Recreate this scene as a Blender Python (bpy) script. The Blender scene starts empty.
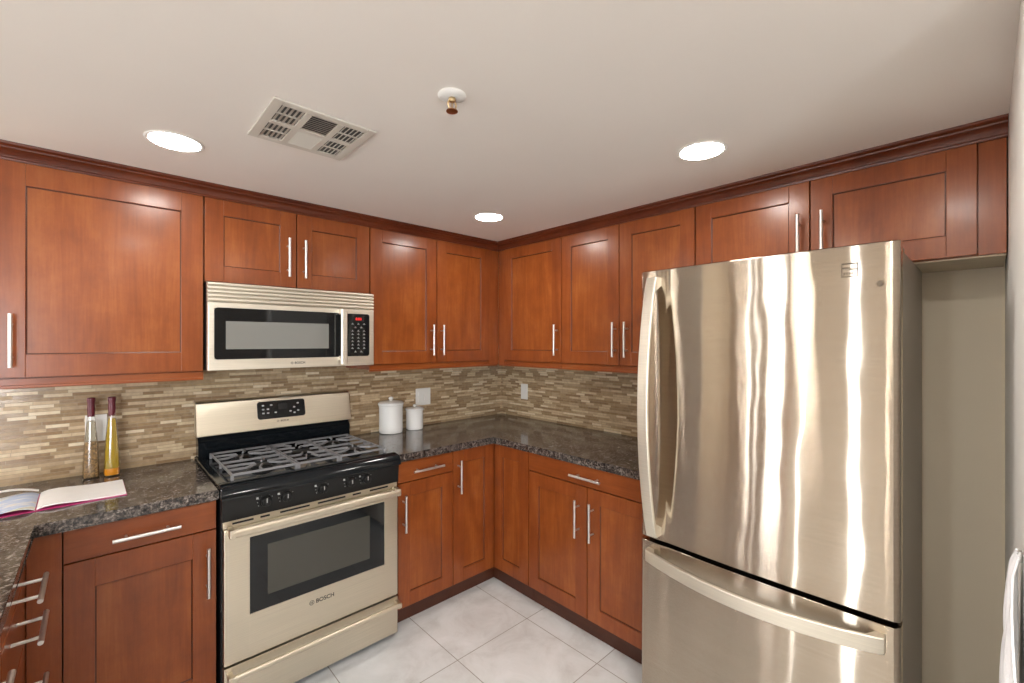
import bpy, bmesh, math, random
from mathutils import Matrix, Vector
PI = math.pi
random.seed(7)
S = bpy.context.scene
COL = S.collection

# ---------------------------------------------------------------- camera, world, exposure
CAM = (-2.4223, -2.7069, 1.4949)
cd = bpy.data.cameras.new('camera')
cam = bpy.data.objects.new('camera', cd)
COL.objects.link(cam)
cam.location = CAM
cam.rotation_euler = (PI / 2, 0, math.radians(46.8785 - 90))
cd.sensor_width = 36
cd.lens = 443.37 * 36 / 1024
cd.shift_y = 0.6 / 1024
cd.clip_start = 0.02
S.camera = cam

w = bpy.data.worlds.new('daylight')
S.world = w
w.use_nodes = True
bg = w.node_tree.nodes['Background']
bg.inputs[0].default_value = (0.93, 0.96, 1.0, 1)
bg.inputs[1].default_value = 13.0

S.view_settings.view_transform = 'Standard'
S.view_settings.look = 'None'
S.view_settings.gamma = 1
S.view_settings.exposure = 0.85
S.view_settings.use_curve_mapping = False
try:
    S.cycles.use_denoising = True
    S.cycles.max_bounces = 10
    S.cycles.diffuse_bounces = 6
    S.cycles.caustics_reflective = False
    S.cycles.caustics_refractive = False
    S.cycles.sample_clamp_indirect = 6
except Exception:
    pass
LAMP = 46.0          # radiance of the recessed lamps' lenses
FILL_LAMP = 75.0  # radiance of the unseen lamps that give fill

def portal(name, loc, rot, sx, sy):
    ld = bpy.data.lights.new(name, 'AREA')
    ld.shape = 'RECTANGLE'
    ld.size = sx
    ld.size_y = sy
    ld.cycles.is_portal = True
    o = bpy.data.objects.new(name, ld)
    COL.objects.link(o)
    o.location = loc
    o.rotation_euler = rot
XL, YF, ZC = -6.0, -5.2, 2.1893      # far ends of the open living room, ceiling height
portal('window_portal', (XL - .05, -1.27, 1.1), (0, -PI / 2, 0), 2.0, 1.95)
portal('window_portal', (-4.0, YF - .05, 1.2), (PI / 2, 0, 0), 2.4, 1.7)

# ---------------------------------------------------------------- materials
def newmat(name):
    m = bpy.data.materials.new(name)
    m.use_nodes = True
    nt = m.node_tree
    return m, nt, nt.nodes['Principled BSDF']

def N(nt, t, **kw):
    n = nt.nodes.new(t)
    for k, v in kw.items():
        if k.startswith('i_'):
            key = k[2:]
            key = int(key) if key.isdigit() else key
            n.inputs[key].default_value = v
        else:
            setattr(n, k, v)
    return n

def ramp(nt, stops, interp='LINEAR'):
    r = nt.nodes.new('ShaderNodeValToRGB')
    r.color_ramp.interpolation = interp
    e = r.color_ramp.elements
    while len(e) < len(stops):
        e.new(0.5)
    for i, (p, c) in enumerate(stops):
        e[i].position = p
        e[i].color = (*c, 1) if len(c) == 3 else c
    return r

def plain(name, col, rough=.5, metal=0, spec=.5, **kw):
    m, nt, b = newmat(name)
    b.inputs['Base Color'].default_value = (*col, 1)
    b.inputs['Roughness'].default_value = rough
    b.inputs['Metallic'].default_value = metal
    b.inputs['Specular IOR Level'].default_value = spec
    for k, v in kw.items():
        b.inputs[k.replace('_', ' ')].default_value = v
    return m

def speckled(name, col, amount, scale, rough, bump=0.0):
    """paint-like surface with faint mottling"""
    m, nt, b = newmat(name)
    tc = N(nt, 'ShaderNodeTexCoord')
    n = N(nt, 'ShaderNodeTexNoise', i_Scale=scale, i_Detail=4.0)
    nt.links.new(tc.outputs['Object'], n.inputs['Vector'])
    r = ramp(nt, [(.3, tuple(c * (1 - amount) for c in col)), (.7, tuple(min(1, c * (1 + amount)) for c in col))])
    nt.links.new(n.outputs['Fac'], r.inputs['Fac'])
    nt.links.new(r.outputs['Color'], b.inputs['Base Color'])
    b.inputs['Roughness'].default_value = rough
    if bump:
        n2 = N(nt, 'ShaderNodeTexNoise', i_Scale=260.0, i_Detail=2.0)
        nt.links.new(tc.outputs['Object'], n2.inputs['Vector'])
        bp = N(nt, 'ShaderNodeBump', i_Strength=bump, i_Distance=.002)
        nt.links.new(n2.outputs['Fac'], bp.inputs['Height'])
        nt.links.new(bp.outputs['Normal'], b.inputs['Normal'])
    return m

def wood(name, dark, mid, light, horizontal=False, rough=.30):
    m, nt, b = newmat(name)
    L = nt.links.new
    tc = N(nt, 'ShaderNodeTexCoord')
    oi = N(nt, 'ShaderNodeObjectInfo')
    mul = N(nt, 'ShaderNodeMath', operation='MULTIPLY', i_1=37.0)
    L(oi.outputs['Random'], mul.inputs[0])
    add = N(nt, 'ShaderNodeVectorMath', operation='ADD')
    L(tc.outputs['Object'], add.inputs[0])
    L(mul.outputs[0], add.inputs[1])
    mp = N(nt, 'ShaderNodeMapping')
    mp.inputs['Scale'].default_value = (1.2, 9, 9) if horizontal else (9, 9, 1.2)
    L(add.outputs[0], mp.inputs['Vector'])
    blot = N(nt, 'ShaderNodeTexNoise', i_Scale=4.5, i_Detail=5.0, i_Roughness=.68)
    L(add.outputs[0], blot.inputs['Vector'])
    grain = N(nt, 'ShaderNodeTexNoise', i_Scale=1.6, i_Detail=5.0, i_Roughness=.62, i_Distortion=.7)
    L(mp.outputs[0], grain.inputs['Vector'])
    mp2 = N(nt, 'ShaderNodeMapping')
    mp2.inputs['Scale'].default_value = (5, 130, 130) if horizontal else (130, 130, 5)
    L(add.outputs[0], mp2.inputs['Vector'])
    fine = N(nt, 'ShaderNodeTexNoise', i_Scale=1.0, i_Detail=3.0)
    L(mp2.outputs[0], fine.inputs['Vector'])
    a1 = N(nt, 'ShaderNodeMath', operation='MULTIPLY', i_1=.45)
    L(grain.outputs['Fac'], a1.inputs[0])
    a2 = N(nt, 'ShaderNodeMath', operation='MULTIPLY_ADD', i_1=.40)
    L(blot.outputs['Fac'], a2.inputs[0])
    L(a1.outputs[0], a2.inputs[2])
    a3 = N(nt, 'ShaderNodeMath', operation='MULTIPLY_ADD', i_1=.15)
    L(fine.outputs['Fac'], a3.inputs[0])
    L(a2.outputs[0], a3.inputs[2])
    r = ramp(nt, [(.32, dark), (.5, mid), (.68, light)])
    L(a3.outputs[0], r.inputs['Fac'])
    L(r.outputs['Color'], b.inputs['Base Color'])
    b.inputs['Roughness'].default_value = rough
    b.inputs['Coat Weight'].default_value = .16
    b.inputs['Specular IOR Level'].default_value = .38
    b.inputs['Coat Roughness'].default_value = .16
    bp = N(nt, 'ShaderNodeBump', i_Strength=.02, i_Distance=.002)
    L(grain.outputs['Fac'], bp.inputs['Height'])
    L(bp.outputs['Normal'], b.inputs['Normal'])
    return m

def steel(name, col, rough=.28, aniso=.8, wave=0.0, axis='Z', rot=0.25, vertical=False):
    m, nt, b = newmat(name)
    L = nt.links.new
    tc = N(nt, 'ShaderNodeTexCoord')
    b.inputs['Metallic'].default_value = 1
    b.inputs['Anisotropic'].default_value = aniso
    b.inputs['Anisotropic Rotation'].default_value = rot
    tg = N(nt, 'ShaderNodeTangent', direction_type='RADIAL', axis=axis)
    L(tg.outputs[0], b.inputs['Tangent'])
    mp = N(nt, 'ShaderNodeMapping')
    mp.inputs['Scale'].default_value = (220, 220, 3) if vertical else (3, 3, 300)
    L(tc.outputs['Object'], mp.inputs['Vector'])
    n = N(nt, 'ShaderNodeTexNoise', i_Scale=1.0, i_Detail=3.0)
    L(mp.outputs[0], n.inputs['Vector'])
    r = ramp(nt, [(.3, tuple(c * .93 for c in col)), (.7, tuple(min(1, c * 1.05) for c in col))])
    L(n.outputs['Fac'], r.inputs['Fac'])
    L(r.outputs['Color'], b.inputs['Base Color'])
    mr = N(nt, 'ShaderNodeMapRange')
    mr.inputs['To Min'].default_value = rough * .85
    mr.inputs['To Max'].default_value = rough * 1.15
    L(n.outputs['Fac'], mr.inputs['Value'])
    L(mr.outputs[0], b.inputs['Roughness'])
    if wave:
        mp2 = N(nt, 'ShaderNodeMapping')
        mp2.inputs['Scale'].default_value = (1, 9, 1.6)
        L(tc.outputs['Object'], mp2.inputs['Vector'])
        n2 = N(nt, 'ShaderNodeTexNoise', i_Scale=1.0, i_Detail=1.5)
        L(mp2.outputs[0], n2.inputs['Vector'])
        bp = N(nt, 'ShaderNodeBump', i_Strength=1.0, i_Distance=wave)
        L(n2.outputs['Fac'], bp.inputs['Height'])
        L(bp.outputs['Normal'], b.inputs['Normal'])
    return m

def brushed(name, col, rough, spread, wave):
    """steel with fine horizontal brush lines: the scratches tilt the normal up and down, hardly sideways"""
    m, nt, b = newmat(name)
    L = nt.links.new
    tc = N(nt, 'ShaderNodeTexCoord')
    b.inputs['Metallic'].default_value = 1
    b.inputs['Roughness'].default_value = rough
    mp = N(nt, 'ShaderNodeMapping')
    mp.inputs['Scale'].default_value = (2, 2, 260)
    L(tc.outputs['Object'], mp.inputs['Vector'])
    n = N(nt, 'ShaderNodeTexNoise', i_Scale=1.0, i_Detail=3.0)
    L(mp.outputs[0], n.inputs['Vector'])
    r = ramp(nt, [(.3, tuple(c * .95 for c in col)), (.7, tuple(min(1, c * 1.04) for c in col))])
    L(n.outputs['Fac'], r.inputs['Fac'])
    L(r.outputs['Color'], b.inputs['Base Color'])
    mp2 = N(nt, 'ShaderNodeMapping')
    mp2.inputs['Scale'].default_value = (1, 7, 4.5)
    L(tc.outputs['Object'], mp2.inputs['Vector'])
    n2 = N(nt, 'ShaderNodeTexNoise', i_Scale=1.0, i_Detail=1.0)
    L(mp2.outputs[0], n2.inputs['Vector'])
    bp = N(nt, 'ShaderNodeBump', i_Strength=1.0, i_Distance=wave)
    L(n2.outputs['Fac'], bp.inputs['Height'])
    sc = N(nt, 'ShaderNodeVectorMath', operation='SCALE')
    sc.inputs['Scale'].default_value = 9000
    L(tc.outputs['Object'], sc.inputs[0])
    wn = N(nt, 'ShaderNodeTexWhiteNoise', noise_dimensions='3D')
    L(sc.outputs[0], wn.inputs['Vector'])
    sp = N(nt, 'ShaderNodeSeparateColor')
    L(wn.outputs['Color'], sp.inputs[0])
    a = N(nt, 'ShaderNodeMath', operation='ADD')
    L(sp.outputs[0], a.inputs[0]); L(sp.outputs[1], a.inputs[1])
    a2 = N(nt, 'ShaderNodeMath', operation='ADD')
    L(a.outputs[0], a2.inputs[0]); L(sp.outputs[2], a2.inputs[1])
    a3 = N(nt, 'ShaderNodeMath', operation='MULTIPLY_ADD', i_1=spread, i_2=-1.5 * spread)
    L(a2.outputs[0], a3.inputs[0])
    cb = N(nt, 'ShaderNodeCombineXYZ')
    L(a3.outputs[0], cb.inputs['Z'])
    ad = N(nt, 'ShaderNodeVectorMath', operation='ADD')
    L(bp.outputs['Normal'], ad.inputs[0]); L(cb.outputs[0], ad.inputs[1])
    nm = N(nt, 'ShaderNodeVectorMath', operation='NORMALIZE')
    L(ad.outputs[0], nm.inputs[0])
    L(nm.outputs[0], b.inputs['Normal'])
    return m

def mosaic(name, along):
    """thin strip mosaic; ALONG is the object axis that runs along the wall"""
    m, nt, b = newmat(name)
    L = nt.links.new
    tc = N(nt, 'ShaderNodeTexCoord')
    sp = N(nt, 'ShaderNodeSeparateXYZ')
    L(tc.outputs['Object'], sp.inputs[0])
    RH = .0145
    dv = N(nt, 'ShaderNodeMath', operation='DIVIDE', i_1=RH)
    L(sp.outputs['Z'], dv.inputs[0])
    fl = N(nt, 'ShaderNodeMath', operation='FLOOR')
    L(dv.outputs[0], fl.inputs[0])
    wn = N(nt, 'ShaderNodeTexWhiteNoise', noise_dimensions='1D')
    L(fl.outputs[0], wn.inputs['W'])
    # stretch the run per row so strips come in several lengths
    st = N(nt, 'ShaderNodeMath', operation='MULTIPLY_ADD', i_1=.9, i_2=.65)
    L(wn.outputs['Value'], st.inputs[0])
    xs = N(nt, 'ShaderNodeMath', operation='MULTIPLY')
    L(sp.outputs[along], xs.inputs[0])
    L(st.outputs[0], xs.inputs[1])
    sh = N(nt, 'ShaderNodeMath', operation='MULTIPLY_ADD', i_1=7.3)
    L(wn.outputs['Value'], sh.inputs[0])
    L(xs.outputs[0], sh.inputs[2])
    cb = N(nt, 'ShaderNodeCombineXYZ')
    L(sh.outputs[0], cb.inputs['X'])
    L(sp.outputs['Z'], cb.inputs['Y'])
    bt = N(nt, 'ShaderNodeTexBrick', offset=0.0, squash=1.0)
    bt.inputs['Color1'].default_value = (0, 0, 0, 1)
    bt.inputs['Color2'].default_value = (1, 1, 1, 1)
    bt.inputs['Mortar'].default_value = (.5, .5, .5, 1)
    bt.inputs['Scale'].default_value = 1
    bt.inputs['Mortar Size'].default_value = .0009
    bt.inputs['Mortar Smooth'].default_value = .1
    bt.inputs['Brick Width'].default_value = .10
    bt.inputs['Row Height'].default_value = RH
    L(cb.outputs[0], bt.inputs['Vector'])
    r = ramp(nt, [(0, (.29, .19, .105)), (.14, (.40, .285, .165)), (.30, (.33, .225, .125)), (.46, (.52, .385, .235)),
                  (.60, (.42, .30, .175)), (.74, (.62, .49, .315)), (.88, (.33, .23, .135)), (.94, (.72, .60, .42))], 'CONSTANT')
    L(bt.outputs['Color'], r.inputs['Fac'])
    nz = N(nt, 'ShaderNodeTexNoise', i_Scale=60.0, i_Detail=3.0)
    L(tc.outputs['Object'], nz.inputs['Vector'])
    mx = N(nt, 'ShaderNodeMix', data_type='RGBA', blend_type='OVERLAY')
    mx.inputs['Factor'].default_value = .35
    L(r.outputs['Color'], mx.inputs['A'])
    L(nz.outputs['Fac'], mx.inputs['B'])
    mm = N(nt, 'ShaderNodeMix', data_type='RGBA')
    L(bt.outputs['Fac'], mm.inputs['Factor'])
    L(mx.outputs['Result'], mm.inputs['A'])
    mm.inputs['B'].default_value = (.33, .245, .155, 1)
    L(mm.outputs['Result'], b.inputs['Base Color'])
    rr = ramp(nt, [(0, (.15,) * 3), (.46, (.45,) * 3), (.74, (.2,) * 3), (1, (.4,) * 3)], 'CONSTANT')
    L(bt.outputs['Color'], rr.inputs['Fac'])
    L(rr.outputs['Color'], b.inputs['Roughness'])
    bp = N(nt, 'ShaderNodeBump', i_Strength=.35, i_Distance=.0012, invert=True)
    L(bt.outputs['Fac'], bp.inputs['Height'])
    L(bp.outputs['Normal'], b.inputs['Normal'])
    return m

def granite(name):
    m, nt, b = newmat(name)
    L = nt.links.new
    tc = N(nt, 'ShaderNodeTexCoord')
    n1 = N(nt, 'ShaderNodeTexNoise', i_Scale=48.0, i_Detail=4.0, i_Roughness=.6, i_Distortion=.8)
    n2 = N(nt, 'ShaderNodeTexNoise', i_Scale=130.0, i_Detail=4.0, i_Roughness=.7)
    v = N(nt, 'ShaderNodeTexVoronoi', i_Scale=85.0)
    for n in (n1, n2, v):
        L(tc.outputs['Object'], n.inputs['Vector'])
    r1 = ramp(nt, [(.38, (.005, .005, .006)), (.455, (.028, .024, .023)), (.52, (.100, .082, .073)), (.59, (.21, .18, .16)), (.69, (.46, .42, .385))])
    a = N(nt, 'ShaderNodeMath', operation='MULTIPLY_ADD', i_1=.5)
    L(n1.outputs['Fac'], a.inputs[0])
    h = N(nt, 'ShaderNodeMath', operation='MULTIPLY', i_1=.5)
    L(n2.outputs['Fac'], h.inputs[0])
    L(h.outputs[0], a.inputs[2])
    L(a.outputs[0], r1.inputs['Fac'])
    mx = N(nt, 'ShaderNodeMix', data_type='RGBA', blend_type='MULTIPLY')
    mx.inputs['Factor'].default_value = .75
    L(r1.outputs['Color'], mx.inputs['A'])
    rv = ramp(nt, [(.0, (.35, .33, .33)), (.5, (1, .98, .95)), (1, (1.0, 1.0, 1.0))])
    L(v.outputs['Color'], rv.inputs['Fac'])
    L(rv.outputs['Color'], mx.inputs['B'])
    L(mx.outputs['Result'], b.inputs['Base Color'])
    b.inputs['Roughness'].default_value = .11
    b.inputs['Specular IOR Level'].default_value = .6
    return m

def floor_tile(name):
    m, nt, b = newmat(name)
    L = nt.links.new
    tc = N(nt, 'ShaderNodeTexCoord')
    mp = N(nt, 'ShaderNodeMapping')
    mp.inputs['Location'].default_value = (1.185 + .46 * 20, 1.012 + .46 * 20, 0)
    L(tc.outputs['Object'], mp.inputs['Vector'])
    bt = N(nt, 'ShaderNodeTexBrick', offset=0.0, squash=1.0)
    bt.inputs['Color1'].default_value = (0, 0, 0, 1)
    bt.inputs['Color2'].default_value = (1, 1, 1, 1)
    bt.inputs['Scale'].default_value = 1
    bt.inputs['Mortar Size'].default_value = .0022
    bt.inputs['Mortar Smooth'].default_value = .2
    bt.inputs['Brick Width'].default_value = .46
    bt.inputs['Row Height'].default_value = .46
    L(mp.outputs[0], bt.inputs['Vector'])
    n1 = N(nt, 'ShaderNodeTexNoise', i_Scale=5.0, i_Detail=6.0, i_Roughness=.65, i_Distortion=.5)
    L(tc.outputs['Object'], n1.inputs['Vector'])
    r = ramp(nt, [(.30, (.66, .67, .66)), (.5, (.80, .82, .82)), (.68, (.87, .89, .90))])
    L(n1.outputs['Fac'], r.inputs['Fac'])
    tint = N(nt, 'ShaderNodeMix', data_type='RGBA', blend_type='MULTIPLY')
    tint.inputs['Factor'].default_value = .08
    L(r.outputs['Color'], tint.inputs['A'])
    L(bt.outputs['Color'], tint.inputs['B'])
    mm = N(nt, 'ShaderNodeMix', data_type='RGBA')
    L(bt.outputs['Fac'], mm.inputs['Factor'])
    L(tint.outputs['Result'], mm.inputs['A'])
    mm.inputs['B'].default_value = (.36, .34, .31, 1)
    L(mm.outputs['Result'], b.inputs['Base Color'])
    b.inputs['Roughness'].default_value = .28
    bp = N(nt, 'ShaderNodeBump', i_Strength=.4, i_Distance=.001, invert=True)
    L(bt.outputs['Fac'], bp.inputs['Height'])
    L(bp.outputs['Normal'], b.inputs['Normal'])
    return m

def thin_glass(name, tint=(1, 1, 1), gloss=.12, rough=.02):
    m, nt, b = newmat(name)
    nt.nodes.remove(b)
    out = nt.nodes['Material Output']
    t = N(nt, 'ShaderNodeBsdfTransparent')
    t.inputs[0].default_value = (*tint, 1)
    g = N(nt, 'ShaderNodeBsdfGlossy')
    g.inputs['Roughness'].default_value = rough
    lw = N(nt, 'ShaderNodeLayerWeight', i_Blend=.25)
    mr = N(nt, 'ShaderNodeMath', operation='MULTIPLY_ADD', i_1=.6, i_2=gloss * .4)
    nt.links.new(lw.outputs['Fresnel'], mr.inputs[0])
    mx = N(nt, 'ShaderNodeMixShader')
    nt.links.new(mr.outputs[0], mx.inputs[0])
    nt.links.new(t.outputs[0], mx.inputs[1])
    nt.links.new(g.outputs[0], mx.inputs[2])
    nt.links.new(mx.outputs[0], out.inputs[0])
    return m

def emit(name, col, strength):
    m, nt, b = newmat(name)
    b.inputs['Base Color'].default_value = (*col, 1)
    b.inputs['Emission Color'].default_value = (*col, 1)
    b.inputs['Emission Strength'].default_value = strength
    return m

WD = ((.160, .0340, .0070), (.235, .0560, .0115), (.320, .093, .023))
WP = ((.162, .0340, .0066), (.258, .0650, .0125), (.370, .114, .027))
M = dict(
    wood=wood('cherry_stained_maple', *WD),
    woodh=wood('cherry_stained_maple_across', *WD, horizontal=True),
    panel=wood('cherry_stained_panel', *WP),
    glaze_shade=plain('glaze_and_shade_line', (.085, .020, .006), .4),  # dark stain line that also paints in the shadow along panel edges
    crown=wood('crown_stain_shaded', (.060, .0125, .0055), (.105, .022, .008), (.16, .038, .014), horizontal=True, rough=.3),  # darker than the doors: the moulding's shadow is put into its colour
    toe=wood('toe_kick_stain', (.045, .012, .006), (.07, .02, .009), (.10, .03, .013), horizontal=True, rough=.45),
    maple=speckled('pale_maple_underside', (.50, .41, .28), .06, 14, .5),
    granite=granite('brown_granite'),
    mosx=mosaic('strip_mosaic_back', 'X'),
    mosy=mosaic('strip_mosaic_right', 'Y'),
    tile=floor_tile('ceramic_floor'),
    ceil=speckled('ceiling_paint', (.76, .71, .655), .012, 3, .8, .03),
    wall=speckled('wall_paint', (.80, .70, .545), .02, 3, .7, .05),
    tan=speckled('tan_paint', (.42, .33, .235), .02, 3, .7),
    grey=plain('grey_door_paint', (.16, .145, .125), .4),
    white=speckled('white_paint', (.82, .80, .76), .01, 4, .5),
    steel=steel('brushed_steel', (.70, .635, .515), .38, .55, axis='Z'),
    msteel=steel('microwave_steel', (.76, .71, .61), .45, .3, axis='Z'),
    fridge=brushed('fridge_steel', (.50, .43, .35), .045, .40, .0009),
    fside=plain('fridge_side_grey', (.30, .265, .22), .42, .3),
    pull=steel('satin_nickel', (.72, .70, .67), .42, 0, axis='Z'),
    black=plain('black_enamel', (.006, .008, .010), .10, 0, .4),
    blackm=plain('black_plastic', (.010, .010, .010), .34, 0, .3),
    blackg=plain('black_glass', (.008, .009, .010), .05, 0, .4),
    ovenin=plain('oven_window', (.045, .043, .034), .10, 0, .6),
    mwin=plain('microwave_screen', (.20, .20, .185), .18, 0, .5),
    iron=plain('grey_cast_iron', (.26, .26, .27), .38, .2),
    badge=plain('bronze_badge', (.13, .10, .07), .45, .4),
    mark=plain('printed_marks', (.40, .40, .39), .5),
    dark=plain('dark_gap', (.008, .008, .008), .7),
    logo=plain('dark_lettering', (.02, .018, .016), .5),
    ceramic=plain('white_ceramic', (.84, .84, .82), .14, 0, .5),
    plate=plain('white_plastic', (.82, .81, .77), .35),
    lens=emit('lamp_lens', (1, .96, .90), LAMP),
    lens_fill=emit('fill_lamp_lens', (1, .95, .88), FILL_LAMP),
    red=emit('red_digits', (.8, .02, .02), .6),
    vent=plain('vent_enamel', (.58, .54, .475), .45),
    ventd=plain('vent_duct', (.08, .075, .07), .7),
    brass=plain('brass', (.72, .55, .32), .28, 1),
    copper=plain('copper', (.50, .21, .09), .3, 1),
    glass=thin_glass('clear_glass'),
    pane=thin_glass('window_glass', gloss=.05),
    oil=plain('yellow_oil', (.62, .42, .035), .12, 0, .5, Transmission_Weight=.35),
    herbs=speckled('herbs_in_oil', (.26, .155, .06), .75, 130, .35),
    paleliq=plain('pale_oil', (.60, .54, .40), .12, 0, .5, Transmission_Weight=.5),
    orange=plain('orange_sediment', (.80, .30, .01), .3),
    wax=plain('wine_red_wax', (.115, .012, .022), .35),
    page=speckled('white_page', (.84, .83, .82), .02, 22, .6),
    magenta=plain('magenta_cover', (.50, .03, .17), .35),
    cloth=speckled('white_cloth', (.86, .86, .88), .03, 60, .9, .2),
)
def printed(name):
    m, nt, b = newmat(name)
    L = nt.links.new
    tc = N(nt, 'ShaderNodeTexCoord')
    mp = N(nt, 'ShaderNodeMapping')
    mp.inputs['Scale'].default_value = (7, 15, 1)
    mp.inputs['Location'].default_value = (.3, .8, 0)
    L(tc.outputs['Object'], mp.inputs['Vector'])
    n = N(nt, 'ShaderNodeTexNoise', i_Scale=1.0, i_Detail=2.5, i_Distortion=.8)
    L(mp.outputs[0], n.inputs['Vector'])
    r = ramp(nt, [(.30, (.52, .44, .36)), (.42, (.80, .80, .82)), (.52, (.42, .55, .80)), (.60, (.75, .79, .86)), (.70, (.62, .56, .34))])
    L(n.outputs['Fac'], r.inputs['Fac'])
    L(r.outputs['Color'], b.inputs['Base Color'])
    b.inputs['Roughness'].default_value = .3
    return m
M['printed'] = printed('printed_page')

# ---------------------------------------------------------------- helpers
def BM():
    return bmesh.new()

def bx(bm, x0, x1, y0, y1, z0, z1, bev=0.0, mi=0, seg=2):
    x0, x1 = sorted((x0, x1)); y0, y1 = sorted((y0, y1)); z0, z1 = sorted((z0, z1))
    mt = Matrix.Translation(((x0 + x1) / 2, (y0 + y1) / 2, (z0 + z1) / 2)) @ Matrix.Diagonal((x1 - x0, y1 - y0, z1 - z0, 1))
    before = set(bm.faces) if mi else None
    r = bmesh.ops.create_cube(bm, size=1, matrix=mt)
    vs = r['verts']
    if bev > 0:
        bev = min(bev, .49 * min(x1 - x0, y1 - y0, z1 - z0))
        es = list({e for v in vs for e in v.link_edges})
        bmesh.ops.bevel(bm, geom=es, offset=bev, segments=seg, affect='EDGES', profile=.5)
    if mi:
        for f in set(bm.faces) - before:
            f.material_index = mi

def frame_of(d):
    d = Vector(d).normalized()
    a = Vector((0, 0, 1)) if abs(d.z) < .9 else Vector((1, 0, 0))
    u = d.cross(a).normalized()
    v = d.cross(u).normalized()
    return u, v

def tube(bm, pts, r, seg=12, mi=0, cap=True, rx=None):
    """round bar through PTS; r a number or one per point"""
    pts = [Vector(p) for p in pts]
    rings = []
    u0 = None
    for i, p in enumerate(pts):
        if i == 0: d = pts[1] - p
        elif i == len(pts) - 1: d = p - pts[i - 1]
        else: d = (pts[i + 1] - p).normalized() + (p - pts[i - 1]).normalized()
        if u0 is None:
            u, v = frame_of(d)
        else:
            dn = d.normalized()
            u = (u0 - dn * u0.dot(dn)).normalized()
            v = dn.cross(u)
        u0 = u
        rr = r[i] if isinstance(r, (list, tuple)) else r
        rings.append([bm.verts.new(p + (u * math.cos(2 * PI * k / seg) + v * math.sin(2 * PI * k / seg)) * rr) for k in range(seg)])
    for a, b in zip(rings, rings[1:]):
        for k in range(seg):
            f = bm.faces.new((a[k], a[(k + 1) % seg], b[(k + 1) % seg], b[k]))
            f.material_index = mi
    if cap:
        for R_ in (rings[0], rings[-1]):
            f = bm.faces.new(R_)
            f.material_index = mi

def lathe(bm, prof, c, seg=40, axis='Z', mi=0, cap=True, square=0.0):
    """PROF (r, h) turned about an axis through C"""
    rings = []
    for r, h in prof:
        ring = []
        for k in range(seg):
            a = 2 * PI * k / seg
            s = 1.0
            if square:
                s = 1 / max(abs(math.cos(a)), abs(math.sin(a)))
                s = 1 + (s - 1) * square
            p, q = r * s * math.cos(a), r * s * math.sin(a)
            if axis == 'Z': co = (c[0] + p, c[1] + q, c[2] + h)
            elif axis == 'Y': co = (c[0] + p, c[1] - h, c[2] + q)
            else: co = (c[0] - h, c[1] + p, c[2] + q)
            ring.append(bm.verts.new(co))
        rings.append(ring)
    for a, b in zip(rings, rings[1:]):
        for k in range(seg):
            f = bm.faces.new((a[k], a[(k + 1) % seg], b[(k + 1) % seg], b[k]))
            f.material_index = mi
    if cap:
        for R_ in (rings[0], rings[-1]):
            f = bm.faces.new(R_)
            f.material_index = mi

def sweep(bm, prof, path, closed_prof=True, mi=0):
    """PROF (a, b) placed by path functions: each path entry maps (a, b) to a point"""
    rows = [[bm.verts.new(fn(a, b)) for a, b in prof] for fn in path]
    n = len(prof)
    for r0, r1 in zip(rows, rows[1:]):
        for k in range(n if closed_prof else n - 1):
            f = bm.faces.new((r0[k], r0[(k + 1) % n], r1[(k + 1) % n], r1[k]))
            f.material_index = mi
    if closed_prof:
        bm.faces.new(rows[0]).material_index = mi
        bm.faces.new(rows[-1]).material_index = mi

def sheet(bm, fn, nu, nv, thick, mi=0):
    """closed slab: fn(u, v) gives the top surface, lowered by THICK along z for the back"""
    top = [[bm.verts.new(fn(i / nu, j / nv)) for j in range(nv + 1)] for i in range(nu + 1)]
    th = Vector(thick)
    bot = [[bm.verts.new(v.co - th) for v in row] for row in top]
    for i in range(nu):
        for j in range(nv):
            bm.faces.new((top[i][j], top[i + 1][j], top[i + 1][j + 1], top[i][j + 1])).material_index = mi
            bm.faces.new((bot[i][j], bot[i][j + 1], bot[i + 1][j + 1], bot[i + 1][j])).material_index = mi
    for i in range(nu):
        for j in (0, nv):
            bm.faces.new((top[i][j], bot[i][j], bot[i + 1][j], top[i + 1][j])).material_index = mi
    for j in range(nv):
        for i in (0, nu):
            bm.faces.new((top[i][j], top[i][j + 1], bot[i][j + 1], bot[i][j])).material_index = mi

def roundrect(x0, x1, z0, z1, r, n=6):
    pts = []
    for cx, cz, a0 in ((x1 - r, z1 - r, 0), (x0 + r, z1 - r, 90), (x0 + r, z0 + r, 180), (x1 - r, z0 + r, 270)):
        for k in range(n + 1):
            a = math.radians(a0 + 90 * k / n)
            pts.append((cx + r * math.cos(a), cz + r * math.sin(a)))
    return pts

def slab(bm, pts, f0, f1, mi=0):
    """prism of outline PTS between two placing functions"""
    a = [bm.verts.new(f0(*p)) for p in pts]
    b = [bm.verts.new(f1(*p)) for p in pts]
    n = len(pts)
    for k in range(n):
        bm.faces.new((a[k], a[(k + 1) % n], b[(k + 1) % n], b[k])).material_index = mi
    bm.faces.new(a).material_index = mi
    bm.faces.new(b).material_index = mi

def wmat(o):
    m = Matrix.Identity(4)
    while o is not None:
        m = o.matrix_basis @ m
        o = o.parent
    return m

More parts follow.
